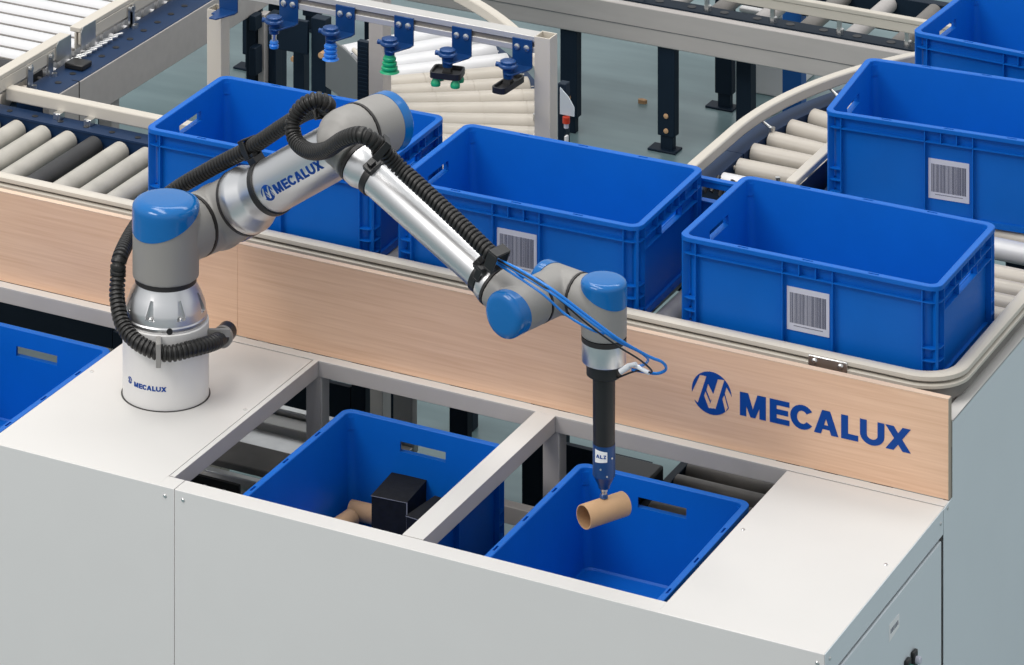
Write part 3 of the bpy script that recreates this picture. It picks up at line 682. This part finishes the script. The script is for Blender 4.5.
# dark frames below and inside the left curve
ff = empty('support_frame', (-4.9, 9.4, 0), 'dark navy support frame of posts and rails inside the left curve', 'frame')
for p0, p1, y, z, mm in ((246, 257, 10.10, .975, 'navyd'), (258, 266, 10.10, .975, 'frame'), (268, 277, 10.12, .975, 'navyd'), (293, 305, 10.0, 1.0, 'navyd'), (311, 327, 9.90, 1.07, 'navyd')):
    x = Xat(p0, y); MB().box(x, Xat(p1, y)-.004, y, y+.035, 0, z).build('frame_post', M_[mm], ff, .002)
x = Xat(270, 9.9); MB().box(x, Xat(310, 9.9), 9.885, 9.898, .972, 1.062).build('frame_plate', M_['navyd'], ff, .002)
for z0, z1 in ((.944, .985), (.82, .897)): MB().box(-5.44, Xat(249, 10.05), 10.05, 10.09, z0, z1).build('frame_rail', M_['navyd'], ff, .002)
for p, z in ((262, .875), (324, .98)): MB().cyl((Xat(p, 9.9), 9.88 if p > 300 else 10.08, z), (Xat(p, 9.9), 9.90 if p > 300 else 10.10, z), .008, 10).build('bolt', M_['card'], ff)
# ------------------------------------------------------------------ goods
def card_tube(c, d, L, R, label):
    d = V(d).normalized(); c = V(c)-d*L/2
    m = MB(); t = .0022
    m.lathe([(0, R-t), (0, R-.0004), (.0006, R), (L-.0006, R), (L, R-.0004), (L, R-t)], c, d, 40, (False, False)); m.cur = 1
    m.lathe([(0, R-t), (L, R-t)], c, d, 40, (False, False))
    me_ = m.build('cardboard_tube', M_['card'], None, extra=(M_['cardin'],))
    return tag(me_, label, 'tube', 'brown cardboard tubes')
# ------------------------------------------------------------------ the robot arm
PHI, BE, GA, SCL = -.2573, .5959, -.3843, .9704
mv = V((math.cos(PHI), math.sin(PHI), 0)); nv = V((-math.sin(PHI), math.cos(PHI), 0)); zv = V((0, 0, 1))
B0 = V((-4.5685, 8.0194, 0)); S0 = B0+zv*1.2464; S1 = S0+nv*.176*SCL
uu = mv*math.cos(BE)+zv*math.sin(BE); fd = mv*math.cos(GA)+zv*math.sin(GA)
E1 = S1+uu*.6127*SCL; E0 = E1-nv*.1546*SCL; Wp = E0+fd*.5716*SCL; W1 = Wp+nv*.135*SCL; W2 = W1+mv*.12*SCL
rb = empty('robot_arm', (B0.x, B0.y, TZ), 'grey and silver six-axis robot arm with blue joint caps on a white pedestal', 'robot')
def union(name, prims, m, voxel=.0028, smooth=5, lab=None):
    mb = MB()
    for p in prims:
        if p[0] == 'c': mb.cyl(p[1], p[2], p[3], 56, p[4] if len(p) > 4 else None)
        if p[0] == 's':
            pr = [(-p[2]*math.cos(PI*k/20), max(1e-4, p[2]*math.sin(PI*k/20))) for k in range(21)]; mb.lathe(pr, p[1], p[3] if len(p) > 3 else (0, 0, 1), 48)
        if p[0] == 'l': mb.lathe(p[1], p[2], p[3], 56)
    o = mb.build(name, m, rb, label=lab)
    r = o.modifiers.new('r', 'REMESH'); r.mode = 'VOXEL'; r.voxel_size = voxel
    s = o.modifiers.new('s', 'SMOOTH'); s.factor = .6; s.iterations = smooth
    evald(o)
    for f in o.data.polygons: f.use_smooth = True
    if not o.data.materials: o.data.materials.append(m)
    return o
def cap(c, ax, r, low, k, kd, top, parent=None, rd=.022):
    """domed cap: lower edge at height low + k*cos(angle to kd); flat top at height top."""
    ax = V(ax).normalized(); kd = V(kd); e1 = (kd-ax*kd.dot(ax)).normalized(); e2 = ax.cross(e1); c = V(c); n = 64; rows = []
    side = 5
    for j in range(side+1): rows.append([(c+ax*((low+k*math.cos(2*PI*i/n))*(1-j/side)+(top-rd)*(j/side))+(e1*math.cos(2*PI*i/n)+e2*math.sin(2*PI*i/n))*r) for i in range(n)])
    for j in range(1, 9):
        t = PI/2*j/8; rr = r-rd*1.3+rd*1.3*math.cos(t); hh = top-rd+rd*math.sin(t)
        rows.append([c+ax*hh+(e1*math.cos(2*PI*i/n)+e2*math.sin(2*PI*i/n))*rr for i in range(n)])
    rows.append([c+ax*(top+.001)+(e1*math.cos(2*PI*i/n)+e2*math.sin(2*PI*i/n))*(r*.3) for i in range(n)])
    inner = [c+ax*(low+k*math.cos(2*PI*i/n))+(e1*math.cos(2*PI*i/n)+e2*math.sin(2*PI*i/n))*(r-.004) for i in range(n)]
    rows = [inner]+rows; mb = MB(); vs = [v for q in rows for v in q]
    fs = [(a*n+i, a*n+(i+1) % n, (a+1)*n+(i+1) % n, (a+1)*n+i) for a in range(len(rows)-1) for i in range(n)]+[tuple((len(rows)-1)*n+i for i in range(n))]
    mb.add(vs, fs); return mb.build('joint_cap', M_['cap'], parent or rb, ang=50, label='glossy blue joint cap')
def ring_(c, ax, r, w=.008, name='joint_seal', m='ring'):
    return MB().lathe([(-w/2, r*.9), (-w/2, r), (w/2, r), (w/2, r*.9)], c, ax, 64).build(name, M_[m], rb)
# pedestal
pd = MB().lathe([(TZ+.0008, .0965), (1.0665, .0965), (1.0680, .095), (1.0680, .05)], B0, zv, 72).build('pedestal', M_['sheet'], rb, label='white cylindrical pedestal with small blue lettering')
MB().lathe([(TZ+.0006, .1), (TZ+.0016, .1), (TZ+.0016, .096)], B0, zv, 64, (True, False)).build('base_seal', M_['ring'], pd)
def cylmap(c, r, psi0):
    return lambda x, y, d: c+(RT*math.cos(psi0-x/r)+TC*math.sin(psi0-x/r))*(r+d)+zv*y
fm = cylmap(V((B0.x, B0.y, 0)), .0966, math.radians(90))
decal(bands(WORD, 0, .5), .0104, (-.077, .9445), lambda x, y, d: fm(x, y, d), 'lettering', M_['logo'], pd)
decal(EMB, .0075, (-.092, .9535), lambda x, y, d: fm(x, y, d), 'emblem', M_['logo'], pd)
# aluminium base
bs = MB().lathe([(1.0682, .0905), (1.072, .0925), (1.079, .0925), (1.082, .0905), (1.098, .0895), (1.104, .0885), (1.128, .079), (1.146, .0695), (1.1525, .0675)], B0, zv, 96).build('base_joint', M_['alu'], rb, label='brushed aluminium base joint')
kn = MB()
for ps in (20, 66, 113, 160, 205, 250, 295, 340):       # cast pockets with bolts
    t = math.radians(ps); d = RT*math.cos(t)+TC*math.sin(t); g = RT*-math.sin(t)+TC*math.cos(t); c = B0+zv*1.094
    pp = [(-.011, 0), (.011, 0), (.0035, .040), (-.0035, .040)]; i0, i1 = (.0775, .0720), (.13, .13)
    kn.add([c+g*u+zv*w+d*(i0[0] if w == 0 else i0[1]) for u, w in pp]+[c+g*u+zv*w+d*.13 for u, w in pp], [(3, 2, 1, 0), (4, 5, 6, 7), (0, 1, 5, 4), (1, 2, 6, 5), (2, 3, 7, 6), (3, 0, 4, 7)])
    if ps < 180: s = MB(); screw(s, c+zv*.001+d*.083, zv, .0055, .005); s.build('bolt', M_['steel'], bs)
ko = kn.build('cutter', M_['alu']); bb = bs.modifiers.new('cut', 'BOOLEAN'); bb.operation = 'DIFFERENCE'; bb.object = ko; bb.solver = 'EXACT'
evald(bs); bpy.data.objects.remove(ko)
bm = bmesh.new(); bm.from_mesh(bs.data)
for ed in bm.edges: ed.smooth = len(ed.link_faces) == 2 and ed.calc_face_angle(0) < math.radians(28)
bm.to_mesh(bs.data); bm.free()
t = math.radians(84); d = RT*math.cos(t)+TC*math.sin(t)
MB().lathe([(0, .007), (.0018, .007), (.0018, .004)], B0+zv*1.0755+d*.0915, d, 18).build('plug', M_['black'], bs)
ring_(B0+zv*1.1585, zv, .0690, .012)
# shoulder
rS = .0745; rB = .0690
union('shoulder_housing', [('c', B0+zv*1.1645, B0+zv*1.31, rS), ('c', S0-nv*.0, S0+nv*.0905, rB), ('s', S0, .0735)], M_['grey'])
cap(B0, zv, rS+.0012, 1.293, .034, nv, 1.337)
ring_(S0+nv*.0945, nv, rB+.0003, .0075)
rU = .0625
union('upper_arm_joint', [('c', S0+nv*.0985, S1+nv*.06, rB), ('c', S1-uu*.01, S1+uu*.088, .070), ('s', S1, .0735)], M_['grey'])
cap(S1, nv, .0700, .045, .012, -uu, .085)
ring_(S1+uu*.092, uu, .0745, .007)
ua = MB().lathe([(.0955, .0725), (.098, .0740), (.116, .0745), (.121, .0735), (.150, .0615), (.155, .0605), (.168, .0600), (.535, .0600)], S1, uu, 72).build('upper_arm', M_['alu'], rb, label='silver aluminium upper arm tube with blue lettering')
e_up = (zv-uu*zv.dot(uu)).normalized(); e_fr = uu.cross(e_up); 
if e_fr.dot(TC) < 0: e_fr = -e_fr
def armmap(x, y, d):
    a = y/.0600+.02; return S1+uu*x+(e_fr*math.cos(a)+e_up*math.sin(a))*(.0601+d)
VD = -(V((0, 0, ZC))-S1).normalized()
decal(bands(WORD, 1, .17), .0222, (.264, -.027), armmap, 'lettering', M_['logo'], ua)
decal(EMB, .0185, (.240, -.015), armmap, 'emblem', M_['logo'], ua)
def strap(c, ax, r, lugd, nm='hose_clamp'):
    m = MB().lathe([(-.008, r*.97), (-.008, r+.0035), (.008, r+.0035), (.008, r*.97)], c, ax, 56, (False, False)); m.lathe([(-.008, r*.97), (.008, r*.97)], c, ax, 56, (False, False))
    lugd = (lugd-ax*lugd.dot(ax)).normalized(); side = ax.cross(lugd)
    F = axes(c+lugd*(r+.006), ax, side, lugd); m.box(-.012, .012, -.016, .016, -.006, .008, F); m.box(-.006, .006, -.008, .008, .008, .016, F)
    return m.build(nm, M_['black'], rb, .001, label='black strap holding the corrugated hose')
strap(S1+uu*.196, uu, .0600, e_up*1-nv*.15)
bk = MB(); F = axes(S1+uu*.205+e_fr*.0600-e_up*.0, uu, e_up, e_fr)
# elbow
union('upper_elbow_joint', [('c', E1-nv*.072, E1+nv*.012, .0640), ('c', E1-uu*.075, E1, .0600), ('s', E1-nv*.022, .063)], M_['grey'])
cap(E1, nv, .0648, .000, -.006, -uu, .043, rd=.016)
ring_(E1-nv*.0755, nv, .0655, .0065)
union('lower_elbow_joint', [('l', [(0, .0650), (.040, .0650), (.060, .061), (.078, .050), (.092, .034), (.100, .015)], E1-nv*.079, -nv), ('c', E0+nv*.012, E0+fd*.058, .048, .046), ('s', E0+nv*.012, .048)], M_['grey'])
ring_(E0+fd*.0645, fd, .0465, .008)
fa = MB().lathe([(.069, .0440), (.071, .0455), (.088, .0460), (.108, .0400), (.112, .0370), (.50, .0370), (.502, .0420), (.512, .0440), (.516, .0430)], E0-fd*.0, fd, 64)
LF = .5716*SCL
fa = MB().lathe([(.069, .0440), (.071, .0455), (.088, .0460), (.106, .0400), (.112, .0370), (LF-.098, .0370), (LF-.094, .0425), (LF-.080, .0455), (LF-.076, .0455)], E0, fd, 64).build('forearm', M_['alu'], rb, label='silver aluminium forearm tube')
f_up = (zv-fd*zv.dot(fd)).normalized()
strap(E0+fd*.120, fd, .0372, f_up*.8-nv*.5)
strap(E0+fd*(LF-.106), fd, .0372, f_up*.8-nv*.5)
ring_(E0+fd*(LF-.0725), fd, .0462, .006)
# wrist 1 (axis n)
union('wrist_joint', [('c', Wp-nv*.040, Wp+nv*.048, .0475), ('c', Wp-fd*.069, Wp, .0455), ('s', Wp, .0475)], M_['grey'])
cap(Wp, -nv, .0482, .032, .012, -fd, .062, rd=.013)
ring_(Wp+nv*.0505, nv, .0478, .005)
union('wrist_elbow_joint', [('c', Wp+nv*.053, W1, .0475), ('c', W1-mv*.03, W1+mv*.050, .0475), ('s', W1, .0475)], M_['grey'])
cap(W1, -mv, .0485, .022, .012, -nv, .055, rd=.014)
ring_(W1+mv*.0525, mv, .0480, .005)
# wrist 2 (vertical)
zt = W2.z
union('wrist_end_joint', [('c', W1+mv*.055, W2, .0478), ('c', V((W2.x, W2.y, 1.309)), V((W2.x, W2.y, zt+.040)), .0473), ('s', W2-zv*.003, .047)], M_['grey'])
cap(V((W2.x, W2.y, 0)), zv, .0483, zt+.023, .0205, -mv, zt+.0555, rd=.012)
ring_(V((W2.x, W2.y, 1.3035)), zv, .0468, .010)
MB().lathe([(1.2985, .0455), (1.298, .0462), (1.2575, .0462), (1.2555, .045), (1.2555, .02)], V((W2.x, W2.y, 0)), zv, 56).build('tool_flange', M_['alu'], rb, label='silver tool flange')
# gripper lance
tx, ty = W2.x, W2.y; T0 = V((tx, ty, 0))
gr = MB().lathe([(1.2553, .0), (1.2553, .0365), (1.2285, .0365), (1.2265, .0340), (1.2255, .0235), (1.086, .0228), (1.086, .004)], T0, zv, 44).build('vacuum_gripper', M_['black'], rb, label='black tube shaped vacuum gripper')
gl = MB().lathe([(1.0858, .0), (1.0858, .0235), (1.020, .0235), (1.018, .022), (1.008, .0175), (.999, .0125), (.993, .0115), (.993, .003)], T0, zv, 44).build('gripper_tip', M_['tool'], gr, label='dark blue gripper lower section')
MB().lathe([(.993, .0075), (.986, .0075), (.984, .006), (.980, .006)], T0, zv, 24).build('nozzle', M_['steel'], gl)
# the pad sits on the tube
TR = .0245; CT = V((tx+.001, ty-.002, .972-TR-.0006))
MB().lathe([(.9805, .0065), (.978, .0085), (.976, .0068), (.974, .0088), (.9716, .0080), (.9716, .003)], T0, zv, 24).build('suction_pad', M_['tool'], gl)
gm = cylmap(V((tx, ty, 0)), .0236, math.radians(90))
def rsub(x0, y0, x1, y1, n=8): return [R_(x0+(x1-x0)*k/n, y0, x0+(x1-x0)*(k+1)/n, y1) for k in range(n)]
pw = []
for k in range(12):
    a = -1+2*k/12; b = a+2/12; pw.append([(a, -1+.25*(a+1)*.5), (b, -1+.25*(b+1)*.5), (b, 1-.25*(b+1)*.5), (a, 1-.25*(a+1)*.5)])
tgw = decal(pw, .0135, (-.009, 1.066), gm, 'name_tag', M_['lwhite'], gl)
WL = [p for p in WORD if 3.3 < min(x for x, y in p) < 5.4]
decal([[(x-3.36+.0, y) for x, y in p] for p in WL]+[[(x+2.2, y) for x, y in p] for p in ([R_(0, 0, .7, .22), R_(0, .78, .7, 1), [(0, .2), (.3, .2), (.7, .8), (.4, .8)]])], .0072, (-.019, 1.063), lambda x, y, d: gm(x, y, d+.0006), 'name_print', M_['logo'], gl)
for z, a in ((1.062, 52), (1.040, 112), (1.026, 80)):
    t = math.radians(a); d = RT*math.cos(t)+TC*math.sin(t); MB().lathe([(0, .002), (.0012, .002)], T0+zv*z+d*.0232, d, 10).build('screw', M_['steel'], gl)
# corrugated hose
def onN(px, py, off):     # world point on a plane parallel to the arm plane, distance off from the upper arm axis
    d = RT*((px-X0)/F_PX)+V((-S_, C_, 0))+zv*(-(py-YH)/F_PX); o = V((0, 0, ZC))
    return o+d*(((S1+nv*off)-o).dot(nv)/d.dot(nv))
def pedp(psi, r, z):
    t = math.radians(psi); return B0+(RT*math.cos(t)+TC*math.sin(t))*r+zv*z
def corrugated(P, r, name, pitch=.0102, label=None):
    P = resample(spline(P, 24), pitch/6); wave = (1., 1., 1., .97, .80, .80)
    return MB().sweep(P, lambda i: r*wave[i % 6], 20).build(name, M_['hose'], rb, ang=28, label=label)
HR = .0180
hp = [pedp(-16, .136, 1.018), pedp(3, .122, 1.025), pedp(28, .119, 1.036), pedp(60, .117, 1.042), pedp(90, .117, 1.038), pedp(120, .115, 1.053), pedp(148, .111, 1.076), pedp(172, .109, 1.115), pedp(186, .108, 1.152), pedp(197, .106, 1.195)]
hp += [onN(141, 220, -.055), onN(172, 192, -.02), onN(212, 168, -.005), onN(250, 148, 0), onN(282, 127, -.005), onN(305, 113, -.02), onN(322, 109, -.045)]
hp += [onN(328, 105, -.075), onN(317, 100, -.10), onN(302, 107, -.12), onN(293, 123, -.135), onN(296, 141, -.15), onN(309, 151, -.175), onN(326, 150, -.21), onN(344, 139, -.245), onN(362, 135, -.255), onN(378, 145, -.235)]
hp += [onN(398, 166, -.200), onN(425, 191, -.195), onN(460, 224, -.195), onN(492, 255, -.195)]
corrugated(hp, HR, 'corrugated_hose', label='black corrugated cable hose winding along the arm')
bk = MB(); p = pedp(-4, .127, 1.022); bk.lathe([(-.006, .018), (-.006, .0235), (.006, .0235), (.006, .018)], p, pedp(-14, .135, 1.019)-pedp(4, .122, 1.025), 24)
q = pedp(12, .1, 1.040); F = axes(q, RT, TC, zv); bk.box(-.012, .045, -.004, .004, -.005, .012, F)
bk.build('hose_bracket', M_['grey'], rb, label='grey bracket holding the hose on the pedestal')
a = pedp(-10, .132, 1.020); b_ = pedp(-20, .148, 1.019); MB().cyl(a, b_, .0215, 20).build('hose_end', M_['black'], rb, .002)
F = axes(pedp(97, .119, 1.041), RT, TC, zv); m = MB(); m.box(-.0055, .0055, .017, .0215, -.026, .026, F); m.box(-.0055, .0055, -.024, .02, -.026, -.0225, F); m.box(-.0055, .0055, -.024, .02, .0225, .026, F); m.build('hose_bracket', M_['grey'], rb, .001)
def block(p, ax, r, s=.022, name='hose_holder'):
    ax = V(ax).normalized(); u2 = (zv-ax*zv.dot(ax)).normalized(); s2 = ax.cross(u2); F = axes(p, ax, s2, u2)
    m = MB(); t = .0045
    m.box(-s/2, s/2, -r-t, r+t, r, r+t, F); m.box(-s/2, s/2, -r-t, r+t, -r-t, -r, F); m.box(-s/2, s/2, r, r+t, -r, r, F); m.box(-s/2, s/2, -r-t, -r, -r, r, F)
    return m.build(name, M_['black'], rb, .001)
block(onN(381, 148, -.230), onN(398, 166, -.2)-onN(362, 135, -.255), HR, .016); block(onN(497, 259, -.195), fd, HR, .024); block(onN(250, 148, 0), uu, HR, .016); block(onN(323, 108, -.05), onN(329, 102, -.075)-onN(305, 113, -.02), HR*.98, .014)
block(onN(482, 272, -.18), fd, .012, .014)
# blue air lines
def line(P, r, name, m, lab=None): return MB().sweep(resample(spline(P, 16), .004), r, 10).build(name, M_[m], rb, ang=60, label=lab)
line([onN(497, 259, -.195), onN(520, 270, -.20), onN(553, 290, -.20), onN(590, 318, -.16), onN(620, 340, -.12), onN(648, 356, -.06), onN(662, 362, -.03), onN(666, 369, -.015), onN(657, 373.5, -.01), onN(640, 371, -.01), onN(630, 369, -.02)], .0031, 'air_tube', 'tubeb', 'bright blue air tube')
line([onN(498, 261, -.19), onN(522, 275, -.205), onN(556, 296, -.20), onN(592, 323, -.165), onN(618, 341, -.12), onN(640, 352, -.07), onN(648, 360, -.03), onN(640, 366, -.01), onN(627, 364, -.02)], .0029, 'air_tube', 'tubeb', 'bright blue air tube')
line([onN(496, 263, -.19), onN(540, 292, -.2), onN(565, 314, -.175), onN(590, 329, -.155), onN(605, 334, -.13)], .0026, 'air_tube', 'tubeb')
line([onN(498, 260, -.20), onN(545, 288, -.205), onN(585, 322, -.165), onN(616, 345, -.12), onN(640, 360, -.06), onN(652, 372, -.02), onN(636, 371, -.015), onN(615, 379, -.02)], .0019, 'signal_cable', 'black')
for p0, p1 in (((627, 366, -.02), (636, 364, -.02)), ((636, 366, -.015), (649, 373, -.015))): MB().cyl(onN(*p0), onN(*p1), .0045, 12).build('hose_connector', M_['tubel'], rb)
MB().cyl(onN(620, 372, -.03), onN(629, 366, -.02), .006, 12).build('hose_connector', M_['tubel'], rb)
# ------------------------------------------------------------------ goods in the crates
card_tube(CT, V((math.cos(math.radians(63)), math.sin(math.radians(63)), 0.0)), .108, TR, 'brown cardboard tube hanging from the gripper over the right crate')
zf = ZL+.0062
card_tube((-4.137, 8.170, zf+.0215), (1, .04, 0), .088, .0212, 'brown cardboard tube in the middle crate, lying against the black box')
card_tube((-4.166, 8.078, zf+.0215), (.12, 1, 0), .105, .0212, 'brown cardboard tube in the middle crate, nearer the front')
def carton(x, y, a, w, d, h, lab):
    e = empty('black_carton', (x, y, zf), lab, 'box', 'black boxes in the middle crate'); F = Matrix.Translation((x, y, zf+.0004)) @ Matrix.Rotation(a, 4, 'Z')
    MB().box(0, w, 0, d, 0, h-.0016, F).build('carton_body', M_['box'], e, .001)
    MB().box(-.0008, w+.0008, -.0008, d+.0008, h-.0015, h, F).build('lid', M_['box'], e, .0006)
    g = MB(); g.box(-.001, w+.001, -.0012, -.0008, h-.002, h-.0006, F); g.box(w-.0012, w+.0012, -.0012, .0006, h*.3, h-.001, F); g.build('worn_edge', M_['edge'], e)
    return e
carton(-4.090, 8.090, .08, .084, .120, .105, 'black cardboard box in the middle crate, beside the brown tubes')
carton(-3.990, 8.060, -.12, .080, .115, .095, 'black cardboard box in the middle crate, partly under the white divider')
# ------------------------------------------------------------------ light
w = bpy.data.worlds.new('hall'); SC.world = w; w.use_nodes = True; N = w.node_tree.nodes; L = w.node_tree.links
bg = N['Background']; bg.inputs['Strength'].default_value = 1.0
tc = N.new('ShaderNodeTexCoord'); sx = N.new('ShaderNodeSeparateXYZ'); cr = N.new('ShaderNodeValToRGB'); L.new(tc.outputs['Generated'], sx.inputs['Vector'])
mr_ = N.new('ShaderNodeMapRange'); mr_.inputs['From Min'].default_value = -1; mr_.inputs['From Max'].default_value = 1
L.new(sx.outputs['Z'], mr_.inputs['Value']); L.new(mr_.outputs['Result'], cr.inputs['Fac']); L.new(cr.outputs['Color'], bg.inputs['Color'])
e = cr.color_ramp.elements; e[0].position = .45; e[0].color = (.34, .35, .36, 1); e[1].position = .60; e[1].color = (.68, .70, .72, 1)
def area(loc, target, size, sy, power, col=(1, 1, 1)):
    l = bpy.data.lights.new('hall_lamp', 'AREA'); l.shape = 'RECTANGLE'; l.size = size; l.size_y = sy; l.energy = power; l.color = col
    o = bpy.data.objects.new('hall_lamp', l); COL.objects.link(o); o.location = loc
    o.rotation_euler = (V(target)-V(loc)).to_track_quat('-Z', 'Y').to_euler(); return o
area((-5.5, 7.5, 8.0), (-4.2, 8.6, 1), 7, 1.2, 210, (1, .97, .93))
area((-4.5, 12.5, 8.0), (-4.2, 10, 1), 8, 1.5, 185, (1, .98, .95))
area((-7.5, 2.5, 7.5), (-4.2, 8.2, 1), 4, 2, 300, (1, .96, .92))
SC.view_settings.view_transform = 'Standard'; SC.view_settings.look = 'None'; SC.view_settings.gamma = 1; SC.view_settings.exposure = 0
